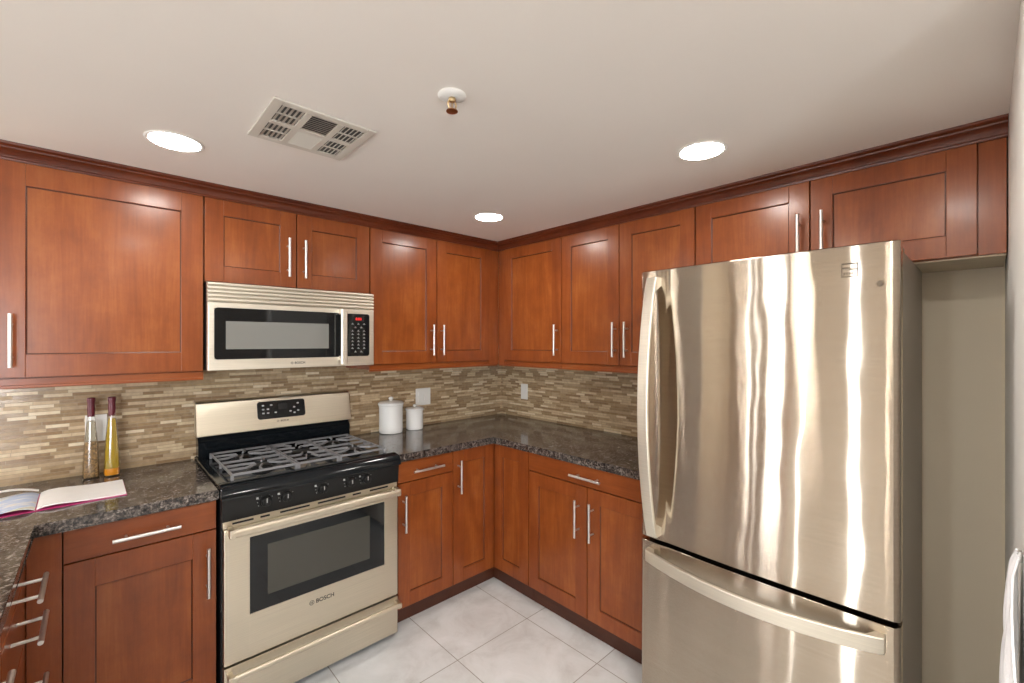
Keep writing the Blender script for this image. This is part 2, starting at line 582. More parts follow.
def obj(name, bm, mats, parent=None, local=False, sharp=35):
    if not isinstance(mats, (list, tuple)):
        mats = [mats]
    bmesh.ops.recalc_face_normals(bm, faces=bm.faces)
    if parent is not None and not local:
        bm.transform(wmat(parent).inverted())
    me = bpy.data.meshes.new(name)
    bm.to_mesh(me)
    bm.free()
    for m in mats:
        me.materials.append(M[m])
    for p in me.polygons:
        p.use_smooth = True
    me.set_sharp_from_angle(angle=math.radians(sharp))
    o = bpy.data.objects.new(name, me)
    COL.objects.link(o)
    if parent is not None:
        o.parent = parent
    wm = o.modifiers.new('flat_faces', 'WEIGHTED_NORMAL')
    wm.keep_sharp = True
    wm.weight = 100
    return o

def tag(o, label, cat, group=None):
    o['label'] = label
    o['category'] = cat
    if group:
        o['group'] = group
    return o

def thing(name, label, cat, loc, rz=0, group=None):
    o = bpy.data.objects.new(name, None)
    COL.objects.link(o)
    o.location = loc
    o.rotation_euler = (0, 0, rz)
    o.empty_display_size = .1
    return tag(o, label, cat, group)

def struct(name, bm, mats):
    o = obj(name, bm, mats)
    o['kind'] = 'structure'
    return o

def text(name, body, size, loc, rot, mat, parent, ext=.0004):
    cu = bpy.data.curves.new(name, 'FONT')
    cu.body = body
    cu.size = size
    cu.extrude = ext
    cu.align_x = 'CENTER'
    cu.align_y = 'CENTER'
    cu.offset = size * .015
    tmp = bpy.data.objects.new(name + '_outline', cu)
    me = bpy.data.meshes.new_from_object(tmp)
    me.name = name
    bpy.data.objects.remove(tmp)
    bpy.data.curves.remove(cu)
    me.materials.clear()
    me.materials.append(M[mat])
    o = bpy.data.objects.new(name, me)
    COL.objects.link(o)
    o.parent = parent
    m = wmat(parent).inverted() @ (Matrix.Translation(loc) @ rot.to_matrix().to_4x4())
    o.matrix_basis = m
    return o
from mathutils import Euler
FACE_A = Euler((PI / 2, 0, 0))              # reads from the -y side
FACE_B = Euler((PI / 2, 0, -PI / 2))        # reads from the -x side

# ---------------------------------------------------------------- room shell
def shaker(bm, x0, x1, y, z0, z1, st=.072, rl=.072, t=.020, rec=.009):
    """frame-and-panel door, front face at local y"""
    bx(bm, x0, x0 + st, y, y + t, z0, z1, .0018)
    bx(bm, x1 - st, x1, y, y + t, z0, z1, .0018)
    bx(bm, x0 + st, x1 - st, y, y + t, z0, z0 + rl, .0012)
    bx(bm, x0 + st, x1 - st, y, y + t, z1 - rl, z1, .0012)
    # panel with a small chamfered step around it
    c = .004
    px0, px1, pz0, pz1 = x0 + st, x1 - st, z0 + rl, z1 - rl
    bx(bm, px0 - .003, px1 + .003, y + rec, y + t - .002, pz0 - .003, pz1 + .003, mi=1)
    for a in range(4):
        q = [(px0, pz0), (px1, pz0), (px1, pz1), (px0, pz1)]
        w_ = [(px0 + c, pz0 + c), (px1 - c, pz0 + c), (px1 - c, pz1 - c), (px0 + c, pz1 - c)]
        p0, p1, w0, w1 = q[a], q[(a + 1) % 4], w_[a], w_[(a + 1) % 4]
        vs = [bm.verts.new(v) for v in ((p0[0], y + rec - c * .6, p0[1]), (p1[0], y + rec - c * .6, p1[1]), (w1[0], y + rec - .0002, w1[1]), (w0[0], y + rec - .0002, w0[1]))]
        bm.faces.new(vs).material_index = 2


XP, YP, TP = -1.20, -2.756, .12            # stub wall beside the refrigerator: end, face, thickness
bm = BM(); bx(bm, XL - .2, .15, YF - .2, .15, -.1, 0)
struct('floor', bm, 'tile')
bm = BM(); bx(bm, XL - .2, .15, YF - .2, .15, ZC, ZC + .1)
struct('ceiling', bm, 'ceil')
bm = BM(); bx(bm, XL - .15, .15, 0, .15, 0, ZC)
struct('wall_back', bm, 'wall')
bm = BM(); bx(bm, 0, .15, YF - .15, 0, 0, ZC)
struct('wall_right', bm, 'wall')
bm = BM(); bx(bm, XP, 0, YP - TP, YP, 0, ZC)
struct('wall_partition', bm, 'white')
bm = BM()
bx(bm, XP - .012, XP, YP - TP - .012, YP + .0, 0, ZC, .003)
struct('trim_3', bm, 'white')

def wall_with_holes(name, fixed0, fixed1, a0, a1, holes, along):
    """wall slab with rectangular openings (lo, hi, sill, head)"""
    bm = BM()
    def put(lo, hi, z0, z1):
        if hi - lo < 1e-4 or z1 - z0 < 1e-4: return
        if along == 'y': bx(bm, fixed0, fixed1, lo, hi, z0, z1)
        else: bx(bm, lo, hi, fixed0, fixed1, z0, z1)
    cur = a0
    for lo, hi, z0, z1 in sorted(holes):
        put(cur, lo, 0, ZC)
        put(lo, hi, 0, z0)
        put(lo, hi, z1, ZC)
        cur = hi
    put(cur, a1, 0, ZC)
    return struct(name, bm, 'tan')
STREAK_WINY = [(-.42, -.34, .10, 2.08), (-.56, -.50, .10, 2.08), (-1.00, -.68, .10, 2.08), (-1.29, -1.22, .10, 2.08), (-2.10, -1.92, .10, 2.08)]  # unseen windows, mostly narrow strips added to streak the refrigerator with light
FILL_WINX = [(-4.9, -3.1, .6, 2.0)]  # unseen window behind the camera, added to bring in daylight
wall_with_holes('wall_left', XL - .12, XL, YF, 0, STREAK_WINY, 'y')
wall_with_holes('wall_front', YF - .12, YF, XL, 0, FILL_WINX, 'x')
k = 0
for lo, hi, z0, z1 in STREAK_WINY + FILL_WINX:
    k += 1
    x_run = (lo, hi, z0, z1) in FILL_WINX
    def B(bm, a0, a1, b0, b1, c0, c1, bev=.003):
        if x_run: bx(bm, a0, a1, YF - b1, YF - b0, c0, c1, bev)
        else: bx(bm, XL - b1, XL - b0, a0, a1, c0, c1, bev)
    bm = BM()
    fw = .05 if hi - lo > .4 else .012
    for a, b in ((lo, lo + fw), (hi - fw, hi)): B(bm, a, b, .03, .09, z0, z1)
    for c, d in ((z0, z0 + .05), (z1 - .05, z1)): B(bm, lo + fw, hi - fw, .03, .09, c, d)
    n = 3 if x_run else 1
    for q in range(1, n):
        xx = lo + (hi - lo) * q / n
        B(bm, xx - .02, xx + .02, .035, .085, z0 + .05, z1 - .05)
    wdw = struct('window_%d' % k, bm, 'white')
    bm = BM(); B(bm, lo + fw * .8, hi - fw * .8, .055, .06, z0 + .04, z1 - .04, 0)
    obj('pane', bm, 'pane', wdw)

bm = BM()
bx(bm, -4.42, -3.42, -.03, -.0005, 0, 2.1, .004)
dr = struct('added_door_1', bm, 'white')  # unseen door, added to darken part of the refrigerator's reflection
bm = BM(); shaker(bm, -4.36, -3.48, -.048, .01, 2.05, .12, .14, .015, .006)
obj('door_leaf', bm, ['grey', 'grey', 'grey'], dr)
# backsplash of strip mosaic
bm = BM(); bx(bm, -3.2, -.008, -.008, 0, .90, 1.40)
o = struct('wall_backsplash', bm, 'mosx')
bm = BM(); bx(bm, -.008, 0, -1.72, 0, .90, 1.40)
o = struct('wall_backsplash', bm, 'mosy')

# crown moulding: two mitred runs
CP = [(.330, 2.138), (.352, 2.138), (.354, 2.144), (.359, 2.146), (.361, 2.151), (.366, 2.160), (.376, 2.167), (.388, 2.170),
      (.390, 2.175), (.396, 2.177), (.403, 2.181), (.404, 2.189), (.330, 2.189)]
bm = BM(); sweep(bm, CP, [lambda d, z: (-2.72, -d, z), lambda d, z: (-d - .0004, -d, z)])
struct('trim_1', bm, 'crown')
bm = BM(); sweep(bm, CP, [lambda d, z: (-d, -d - .0004, z), lambda d, z: (-d, YP + .001, z)])
struct('trim_2', bm, 'crown')

# ---------------------------------------------------------------- cabinets
def pull(bm, c, length, y, vertical, off=.036):
    """bar pull: rod on two posts, in front of local face y"""
    cx, cz = c
    h = length / 2
    if vertical:
        tube(bm, [(cx, y - off, cz - h), (cx, y - off, cz + h)], .0062, 14)
        for s in (-.31, .31):
            tube(bm, [(cx, y + .001, cz + s * length), (cx, y - off, cz + s * length)], .0045, 10)
    else:
        tube(bm, [(cx - h, y - off, cz), (cx + h, y - off, cz)], .0062, 14)
        for s in (-.31, .31):
            tube(bm, [(cx + s * length, y + .001, cz), (cx + s * length, y - off, cz)], .0045, 10)

G = .0024      # half of the gap between neighbouring fronts
def cabinet(name, label, loc, rz, W, z0, z1, depth, doors=(), drawers=(), toe=0.0, rail=0.0, fillers=(), group=None, sides=(0, 0), under='wood', toe_set=.055, shelf=False):
    r = thing(name, label, 'cabinet', loc, rz, group)
    F = -depth
    bm = BM()
    bx(bm, .0006, W - .0006, F + .0215, -.010, z0 + (toe if toe else 0), z1)
    body = obj('body', bm, 'wood', r, True)
    for d in doors:
        bm = BM(); shaker(bm, d['x0'] + G, d['x1'] - G, F, d['z0'] + G, d['z1'] - G, d.get('st', .072), d.get('rl', .072))
        dd = obj('door', bm, ['wood', 'panel', 'glaze_shade'], r, True)
        if d.get('h'):
            bm = BM(); pull(bm, d['h'], .190, F, True); obj('handle', bm, 'pull', dd, True)
    for d in drawers:
        bm = BM(); bx(bm, d['x0'] + G, d['x1'] - G, F, F + .02, d['z0'] + G, d['z1'] - G, .002)
        dd = obj('drawer', bm, 'woodh', r, True)
        if d.get('h'):
            bm = BM(); pull(bm, d['h'], .190, F, False, d.get('off', .036)); obj('handle', bm, 'pull', dd, True)
    for f in fillers:
        bm = BM(); bx(bm, f[0] + .0004, f[1] - .0004, F + (f[4] if len(f) > 4 else 0), F + .021, f[2], f[3], .001)
        obj('filler', bm, 'wood', r, True)
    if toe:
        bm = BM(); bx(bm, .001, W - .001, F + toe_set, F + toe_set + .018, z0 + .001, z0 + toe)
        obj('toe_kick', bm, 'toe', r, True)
    if rail:
        bm = BM()
        bx(bm, .0006, W - .0006, F + .010, F + .0212, z0 - .0, z0 + rail, .0015)
        bx(bm, .0006, W - .0006, F + .004, F + .0212, z0 - .010, z0 + .002, .002)
        obj('light_rail', bm, 'woodh', r, True)
    if under != 'wood':
        bm = BM(); bx(bm, .001, W - .001, F + .022, -.012, z0 - .006, z0 - .0005)
        obj('underside', bm, under, r, True)
    return r

DU, DB = .345, .625
UZ0, UZ1, UD0, UD1 = 1.338, 2.150, 1.366, 2.143
UG = 'upper wall cabinets'
# back wall uppers; local x runs from the left end
cabinet('wall_cabinet', 'largest upper cabinet with one wide cherry door, left of the microwave', (-2.690, 0, 0), 0, .613, UZ0, UZ1, DU,
        doors=[dict(x0=.0, x1=.613, z0=UD0, z1=UD1, st=.078, rl=.082, h=(.047, 1.500))], rail=.026, group=UG)
cabinet('wall_cabinet', 'short two-door cherry cabinet directly above the microwave', (-2.076, 0, 0), 0, .772, 1.764, UZ1, DU,
        doors=[dict(x0=0, x1=.385, z0=1.764, z1=UD1, h=(.343, 1.910)), dict(x0=.385, x1=.772, z0=1.764, z1=UD1, h=(.419, 1.910))], group=UG)
cabinet('wall_cabinet', 'two-door upper cabinet between the microwave and the room corner', (-1.302, 0, 0), 0, .955, UZ0, UZ1, DU,
        doors=[dict(x0=0, x1=.444, z0=UD0, z1=UD1, h=(.400, 1.508)), dict(x0=.444, x1=.880, z0=UD0, z1=UD1, h=(.474, 1.508))], rail=.026,
        fillers=[(.880, .9655, UZ0, UD1, .008)], group=UG)
# right wall uppers; local x runs towards the camera
cabinet('wall_cabinet', 'single-door upper cabinet on the right wall beside the room corner', (0, -.348, 0), -PI / 2, .580, UZ0, UZ1, DU,
        doors=[dict(x0=.055, x1=.580, z0=UD0, z1=UD1, h=(.552, 1.508))], rail=.026, fillers=[(-.010, .055, UZ0, UD1, .008)], group=UG)
cabinet('wall_cabinet', 'two-door upper cabinet on the right wall, its right door partly behind the refrigerator', (0, -.929, 0), -PI / 2, .833, UZ0, UZ1, DU,
        doors=[dict(x0=0, x1=.413, z0=UD0, z1=UD1, h=(.392, 1.508)), dict(x0=.413, x1=.833, z0=UD0, z1=UD1, h=(.466, 1.508))], rail=.026, group=UG)
cabinet('wall_cabinet', 'short two-door cherry cabinet over the refrigerator', (0, -1.763, 0), -PI / 2, .990, 1.776, UZ1, DU,
        doors=[dict(x0=0, x1=.465, z0=1.776, z1=UD1, h=(.430, 1.91)), dict(x0=.465, x1=.928, z0=1.776, z1=UD1, h=(.510, 1.91))],
        fillers=[(.928, .990, 1.776, UD1, .006)], group=UG, under='maple')

# base cabinets
BT, BG = .872, 'base cabinets under the counters'
cabinet('base_cabinet', 'cherry base cabinet left of the range, one wide drawer over one door', (-2.505, 0, 0), 0, .430, 0, BT, DB,
        doors=[dict(x0=0, x1=.430, z0=.10, z1=.757, h=(.398, .602), st=.076, rl=.095)], drawers=[dict(x0=0, x1=.430, z0=.757, z1=BT - .002, h=(.217, .808))], toe=.10, group=BG)
cabinet('base_cabinet', 'narrow cherry base cabinet right of the range, small drawer over a door', (-1.284, 0, 0), 0, .350, 0, BT, DB,
        doors=[dict(x0=0, x1=.350, z0=.10, z1=.757, h=(.030, .602))], drawers=[dict(x0=0, x1=.350, z0=.757, z1=BT - .002, h=(.172, .812))], toe=.10, group=BG)
# corner cabinet: an L-shaped body with two hinged fronts meeting in the inside corner
r = thing('corner_cabinet', 'corner base cabinet with two full-height doors meeting in the inside corner', 'cabinet', (-.35, -.35, 0), 0, BG)
bm = BM()
bx(bm, -.9335, -DB + .021, -DB + .0215, -.01, .10, BT)
bx(bm, -DB + .0215, -.01, -.923, -.01, .10, BT)
obj('body', bm, 'wood', r)
bm = BM(); shaker(bm, -.934 + G, -DB - .002, -DB, .10 + G, BT - .002 - G, .072, .072)
d1 = obj('door', bm, ['wood', 'panel', 'glaze_shade'], r)
bm = BM(); pull(bm, (-.900, .722), .190, -DB, True); obj('handle', bm, 'pull', d1)
bm = BM(); shaker(bm, DB + .002, .924 - G, -DB, .10 + G, BT - .002 - G, .072, .072)
bm.transform(Matrix.Rotation(-PI / 2, 4, 'Z'))
obj('door', bm, ['wood', 'panel', 'glaze_shade'], r)
bm = BM()
bx(bm, -.9335, -.58, -.57, -.552, .001, .10)
bx(bm, -.58, -.562, -.923, -.552, .001, .10)
obj('toe_kick', bm, 'toe', r)
cabinet('base_cabinet', 'cherry base cabinet between the corner and the refrigerator, wide drawer over two doors', (0, -.925, 0), -PI / 2, .79, 0, BT, DB,
        doors=[dict(x0=0, x1=.414, z0=.10, z1=.765, h=(.362, .600)), dict(x0=.414, x1=.79, z0=.10, z1=.765, h=(.452, .603))],
        drawers=[dict(x0=0, x1=.79, z0=.765, z1=BT - .002, h=(.420, .815))], toe=.10, group=BG, toe_set=.045)
# peninsula on the left
XC = -2.587          # plane of its fronts
cabinet('base_cabinet', 'cherry cabinet with a stack of shallow drawers under the left peninsula counter', (XC - DB, -1.115, 0), PI / 2, .44, 0, BT, DB,
        drawers=[dict(x0=0, x1=.42, z0=.757, z1=BT - .002, h=(.205, .812), off=.056), dict(x0=0, x1=.42, z0=.560, z1=.757, h=(.215, .697), off=.056),
                 dict(x0=0, x1=.42, z0=.330, z1=.560, h=(.215, .512), off=.056), dict(x0=0, x1=.42, z0=.10, z1=.330, h=(.215, .280), off=.056)],
        fillers=[(.42, .44, .10, BT)], toe=.10, group=BG)
cabinet('base_cabinet', 'cherry base cabinet at the near end of the left peninsula, cut by the picture edge', (XC - DB, -1.72, 0), PI / 2, .604, 0, BT, DB,
        doors=[dict(x0=0, x1=.302, z0=.10, z1=.757, h=(.27, .62)), dict(x0=.302, x1=.604, z0=.10, z1=.757, h=(.334, .62))],
        drawers=[dict(x0=0, x1=.604, z0=.757, z1=BT - .002, h=(.302, .808))], toe=.10, group=BG)
r = thing('corner_cabinet', 'plain cherry blind corner panel between the left drawer stack and the left base cabinet', 'cabinet', (-2.8, -.35, 0), 0, BG)
bm = BM()
bx(bm, XC - DB + .01, -2.5065, -DB + .0215, -.01, .10, BT)
bx(bm, XC - DB + .01, XC - .001, -.673, -DB + .0215, .10, BT)
obj('body', bm, 'wood', r)
bm = BM()
bx(bm, XC + .001, -2.5065, -DB + .002, -DB + .021, .10, BT - .001, .001)
obj('filler', bm, 'wood', r)
bm = BM(); bx(bm, XC - .06, -2.5065, -DB + .055, -DB + .07, .001, .10); obj('toe_kick', bm, 'toe', r)

# ---------------------------------------------------------------- countertops
CT0, CT1, CE = .874, .914, -.645
def lslab(name, pts, label):
    bm = BM()
    b_ = [bm.verts.new((x, y, CT0)) for x, y in pts]
    t_ = [bm.verts.new((x, y, CT1)) for x, y in pts]
    n = len(pts)
    for i in range(n):
        bm.faces.new((b_[i], b_[(i + 1) % n], t_[(i + 1) % n], t_[i]))
    bm.faces.new(b_); bm.faces.new(t_)
    es = [e for e in bm.edges if abs(e.verts[0].co.z - e.verts[1].co.z) < 1e-6]
    bmesh.ops.bevel(bm, geom=es, offset=.0035, segments=3, affect='EDGES')
    return tag(obj(name, bm, 'granite'), label, 'countertop', 'granite countertops')
lslab('countertop', [(-1.288, -.009), (-1.288, CE), (CE, CE), (CE, -1.716), (-.009, -1.716), (-.009, -.009)],
      'L-shaped dark granite countertop running from the range round the corner to the refrigerator')
lslab('countertop', [(-2.072, -.009), (-2.072, CE), (-2.570, CE), (-2.570, -1.75), (-3.235, -1.75), (-3.235, -.009)],
      'dark granite countertop left of the range, turning onto the peninsula')

# ---------------------------------------------------------------- range
RX0, RX1 = -2.066, -1.306
rg = thing('range', 'freestanding stainless gas range with black cooktop, between the two granite counters', 'range', (-1.686, -.33, 0))
bm = BM(); bx(bm, RX0, RX1, -.645, -.02, .03, .905, .002)
body = obj('body', bm, 'blackm', rg)
for x in (RX0 + .05, RX1 - .05):
    for y in (-.60, -.06):
        bm = BM(); lathe(bm, [(.014, 0), (.018, .004), (.018, .01), (.01, .012), (.01, .03)], (x, y, .0005), 14)
        obj('leg', bm, 'blackm', rg)
# cooktop deck with a rounded nose along the front
bm = BM()
prof = [(-.03, .905), (-.03, .930), (-.09, .930), (-.10, .926), (-.60, .926), (-.615, .931), (-.640, .932), (-.662, .927), (-.679, .915), (-.689, .898), (-.692, .885), (-.690, .878), (-.64, .878), (-.64, .900)]
sweep(bm, prof, [lambda y, z, x=x, s=s: (x, y, z if s == 1 else z - .004 * (z > .92)) for x, s in ((RX0 - .004, 0), (RX0 + .004, 1), (RX1 - .004, 1), (RX1 + .004, 0))])
ck = obj('cooktop', bm, 'black', rg, sharp=50)
bm = BM()
sweep(bm, [(-.655, .877), (-.678, .877), (-.668, .787), (-.655, .787)], [lambda y, z, x=x: (x, y, z) for x in (RX0, RX1)])
cp = obj('control_panel', bm, 'blackm', rg)
for x in (-1.914, -1.834, -1.684, -1.556, -1.480):
    bm = BM()
    lathe(bm, [(.023, 0), (.023, .004), (.019, .008), (.018, .022), (.016, .024)], (x, -.673, .839), 24, 'Y')
    bx(bm, x - .004, x + .004, -.700, -.694, .822, .856, .0015)
    kb = obj('knob', bm, 'blackm', cp)
    bm = BM()
    bx(bm, x - .0016, x + .0016, -.7012, -.7002, .838, .856)
    obj('pointer', bm, 'mark', kb)
    bm = BM()
    bx(bm, x - .034, x - .026, -.6768, -.675, .853, .861)
    for k in range(7):
        a = math.radians(30 + 30 * k)
        bx(bm, x + .029 * math.cos(a) - .0012, x + .029 * math.cos(a) + .0012, -.6765, -.671, .839 + .029 * math.sin(a) - .0012, .839 + .029 * math.sin(a) + .0012)
    obj('dial_marks', bm, 'mark', cp)
# burners and grates
BURN = [(-1.905, -.245, .030), (-1.880, -.480, .038), (-1.672, -.350, .045), (-1.475, -.245, .034), (-1.455, -.480, .032)]
for x, y, rr in BURN:
    bm = BM()
    lathe(bm, [(rr + .022, 0), (rr + .02, .004), (rr + .006, .006), (rr + .006, .012), (rr, .013), (rr, .018), (rr - .006, .021), (.002, .022)], (x, y, .9262), 28)
    obj('burner', bm, 'blackm', ck)
def bar(bm, pts, w_=.0058, h_=.009):
    """square cast bar along PTS"""
    pts = [Vector(p) for p in pts]
    for p, q in zip(pts, pts[1:]):
        d = (q - p); L_ = d.length; d.normalize()
        p2 = p - d * w_ * .35; q2 = q + d * w_ * .35
        s = Vector((-d.y, d.x, 0)); s = s.normalized() if s.length > .1 else Vector((1, 0, 0))
        t = d.cross(s).normalized()
        a = [bm.verts.new(p2 + s * w_ / 2 * i + t * h_ / 2 * j) for i, j in ((1, 1), (-1, 1), (-1, -1), (1, -1))]
        b = [bm.verts.new(q2 + s * w_ / 2 * i + t * h_ / 2 * j) for i, j in ((1, 1), (-1, 1), (-1, -1), (1, -1))]
        for k in range(4): bm.faces.new((a[k], a[(k + 1) % 4], b[(k + 1) % 4], b[k]))
        bm.faces.new(a); bm.faces.new(b)
GZ = .950
def grate(x0, x1, y0, y1, burners, wide):
    bm = BM()
    bar(bm, [(x0, y0, GZ), (x1, y0, GZ), (x1, y1, GZ), (x0, y1, GZ), (x0, y0, GZ)])
    for x in (x0, x1):
        for y in (y0, y1, (y0 + y1) / 2):
            bar(bm, [(x, y, GZ), (x, y, .932)], .010, .010)
    if wide:
        ym = (y0 + y1) / 2
        bar(bm, [(x0, ym, GZ), (x1, ym, GZ)])
        for i, (bxx, byy) in enumerate(burners):
            lo, hi = (ym, y0) if i == 0 else (y1, ym)
            g = .040
            # fingers that reach in from the frame with a bend, towards each burner
            bar(bm, [(x0, byy + .035, GZ), (bxx - g - .03, byy + .035, GZ), (bxx - g * .7, byy + .012, GZ + .003)])
            bar(bm, [(x1, byy + .035, GZ), (bxx + g + .03, byy + .035, GZ), (bxx + g * .7, byy + .012, GZ + .003)])
            bar(bm, [(x0, byy - .035, GZ), (bxx - g - .03, byy - .035, GZ), (bxx - g * .7, byy - .012, GZ + .003)])
            bar(bm, [(x1, byy - .035, GZ), (bxx + g + .03, byy - .035, GZ), (bxx + g * .7, byy - .012, GZ + .003)])
            bar(bm, [(bxx - .025, lo, GZ), (bxx - .025, byy - .07, GZ), (bxx - .006, byy - g * .75, GZ + .003)])
            bar(bm, [(bxx + .025, hi, GZ), (bxx + .025, byy + .07, GZ), (bxx + .006, byy + g * .75, GZ + .003)])
    else:
        for (bxx, byy) in burners:
            for yy in (byy + .17, byy + .09, byy - .09, byy - .17):
                s = (byy - yy) * .3
                bar(bm, [(x0, yy, GZ), (bxx - .03, yy, GZ), (bxx - .012, yy + s, GZ + .002)])
                bar(bm, [(x1, yy, GZ), (bxx + .03, yy, GZ), (bxx + .012, yy + s, GZ + .002)])
            bar(bm, [(x0, byy, GZ), (bxx - .045, byy, GZ + .002)])
            bar(bm, [(x1, byy, GZ), (bxx + .045, byy, GZ + .002)])
    obj('grate', bm, 'iron', ck, sharp=30)
grate(-2.018, -1.772, -.135, -.600, [BURN[0][:2], BURN[1][:2]], True)
grate(-1.760, -1.584, -.135, -.600, [BURN[2][:2]], False)
grate(-1.572, -1.346, -.135, -.600, [BURN[3][:2], BURN[4][:2]], True)
# backguard
bm = BM()
sweep(bm, [(-.020, .925), (-.085, .925), (-.088, 1.00), (-.060, 1.035), (-.020, 1.035)], [lambda y, z, x=x: (x, y, z) for x in (RX0 + .004, RX1 - .004)])
obj('backguard_base', bm, 'black', rg)
bm = BM()
GP = [(-.020, 1.030), (-.092, 1.030), (-.096, 1.036), (-.060, 1.186), (-.052, 1.196), (-.040, 1.200), (-.020, 1.198)]
sweep(bm, GP, [lambda y, z, x=x: (x, y, z) for x in (RX0 - .002, RX1 + .002)])
bgd = obj('backguard', bm, 'steel', rg, sharp=50)
def onbg(x, z, out):
    t = (z - 1.036) / .15
    return (x, -.096 + .036 * t - out, z)
bm = BM()
slab(bm, roundrect(-1.803, -1.563, 1.084, 1.176, .014), lambda x, z: onbg(x, z, -.004), lambda x, z: onbg(x, z, .003))
for x, z in ((-1.775, 1.155), (-1.775, 1.135), (-1.775, 1.115), (-1.752, 1.135), (-1.752, 1.115), (-1.735, 1.155), (-1.715, 1.115), (-1.64, 1.115), (-1.62, 1.135), (-1.60, 1.115), (-1.60, 1.155), (-1.62, 1.105)):
    slab(bm, roundrect(x - .006, x + .006, z - .004, z + .004, .003, 3), lambda x, z: onbg(x, z, .002), lambda x, z: onbg(x, z, .0036), 1)
dp = obj('display', bm, ['blackg', 'mark'], bgd)
bm = BM()
slab(bm, roundrect(-1.70, -1.655, 1.128, 1.160, .003, 3), lambda x, z: onbg(x, z, .002), lambda x, z: onbg(x, z, .0035))
obj('clock_window', bm, 'blackm', dp)
LR = Euler((PI / 2 - math.atan(.036 / .15), 0, 0))
def brand(x, y, z, size, rot, parent, gap):
    text('lettering', 'BOSCH', size, (x, y, z), rot, 'logo', parent)
    bm = BM()
    cx = x - gap
    R1, R2 = size * .42, size * .34
    n = 24
    o1 = [(R1 * math.cos(2 * PI * k / n), R1 * math.sin(2 * PI * k / n)) for k in range(n)]
    o2 = [(R2 * math.cos(2 * PI * k / n), R2 * math.sin(2 * PI * k / n)) for k in range(n)]
    a = [bm.verts.new((cx + p, y - .0004, z + q)) for p, q in o1]
    b = [bm.verts.new((cx + p, y - .0004, z + q)) for p, q in o2]
    for k in range(n): bm.faces.new((a[k], a[(k + 1) % n], b[(k + 1) % n], b[k]))
    for s in (-1, 1):
        bx(bm, cx + s * size * .14 - size * .04, cx + s * size * .14 + size * .04, y - .0004, y + .0002, z - size * .22, z + size * .22)
    bx(bm, cx - size * .14, cx + size * .14, y - .0004, y + .0002, z - size * .03, z + size * .03)
    obj('emblem', bm, 'logo', parent)
p = onbg(-1.672, 1.068, .0006)
brand(p[0], p[1], p[2], .013, LR, bgd, .034)
# oven door: slotted top strip, door skin with a window, bar handle
bm = BM()
bx(bm, RX0 + .004, RX1 - .004, -.664, -.645, .758, .786, .002)
vs_ = obj('vent_strip', bm, 'steel', rg)
bm = BM()
for a, b in ((-2.03, -1.955), (-1.93, -1.895), (-1.855, -1.735), (-1.700, -1.575), (-1.540, -1.500), (-1.455, -1.36)):
    bx(bm, a, b, -.6650, -.660, .770, .7775)
obj('vent_slots', bm, 'dark', vs_)
DX0, DX1, DY, DZ0, DZ1 = RX0 + .006, RX1 - .006, -.676, .222, .757
WX0, WX1, WZ0, WZ1 = -1.970, -1.384, .395, .706
bm = BM()
bx(bm, DX0, WX0, DY, -.646, DZ0, DZ1, .003)
bx(bm, WX1, DX1, DY, -.646, DZ0, DZ1, .003)
bx(bm, WX0 - .002, WX1 + .002, DY, -.646, DZ0, WZ0, .0015)
bx(bm, WX0 - .002, WX1 + .002, DY, -.646, WZ1, DZ1, .0015)
od = obj('oven_door', bm, 'steel', rg)
bm = BM(); bx(bm, WX0, WX1, DY + .003, -.648, WZ0, WZ1)
wn = obj('window', bm, 'blackg', od)
bm = BM(); bx(bm, WX0 + .065, WX1 - .075, DY + .0022, DY + .004, WZ0 + .055, WZ1 - .048)
obj('inner_window', bm, 'ovenin', wn)
def bar_handle(name, x0, x1, y, z, hh, parent, yw):
    """flattened tube with end brackets back to plane yw"""
    bm = BM()
    pr = [(y + .012 * math.cos(2 * PI * k / 20), z + hh / 2 * math.sin(2 * PI * k / 20)) for k in range(20)]
    sweep(bm, pr, [lambda a, b, x=x: (x, a, b) for x in (x0, x1)])
    for xa, xb in ((x0 - .004, x0 + .016), (x1 - .016, x1 + .004)):
        bx(bm, xa, xb, yw, y - .010, z - hh / 2, z + hh / 2, .003)
    return obj(name, bm, 'steel', parent, sharp=45)
bar_handle('handle', DX0 + .014, DX1 - .014, -.722, .752, .034, od, DY + .002)
brand(-1.672, DY - .0003, .345, .025, FACE_A, od, .058)
bm = BM(); bx(bm, DX0, DX1, DY, -.646, .030, .213, .003)
sd = obj('storage_drawer', bm, 'steel', rg)
bar_handle('handle', DX0 + .012, DX1 - .004, -.712, .184, .026, sd, DY + .002)

# ---------------------------------------------------------------- microwave
MX0, MX1, MY = -2.072, -1.309, -.400
mw = thing('microwave', 'stainless over-the-range microwave mounted under the short cabinet', 'microwave', (-1.69, -.2, 1.367))
bm = BM(); bx(bm, MX0, MX1, MY + .03, -.012, 1.370, 1.761, .003)
obj('body', bm, 'blackm', mw)
bm = BM()
bx(bm, MX0, MX1, MY + .012, MY + .029, 1.672, 1.760, .002, mi=1)
for k in range(5):
    z = 1.674 + k * .0172
    sweep(bm, [(MY + .012, z + .001), (MY - .001, z + .001), (MY - .006, z + .006), (MY - .005, z + .0135), (MY + .012, z + .0158)], [lambda y, z, x=x: (x, y, z) for x in (MX0, MX1)])
obj('vent_grille', bm, ['msteel', 'msteel'], mw)
SX = -1.470        # seam between door and control column
def framed(bm, x0, x1, z0, z1, a0, a1, c0, c1, y0, y1, bev=.003):
    bx(bm, x0, a0, y0, y1, z0, z1, bev)
    bx(bm, a1, x1, y0, y1, z0, z1, bev)
    bx(bm, a0 - .002, a1 + .002, y0, y1, z0, c0, bev)
    bx(bm, a0 - .002, a1 + .002, y0, y1, c1, z1, bev)
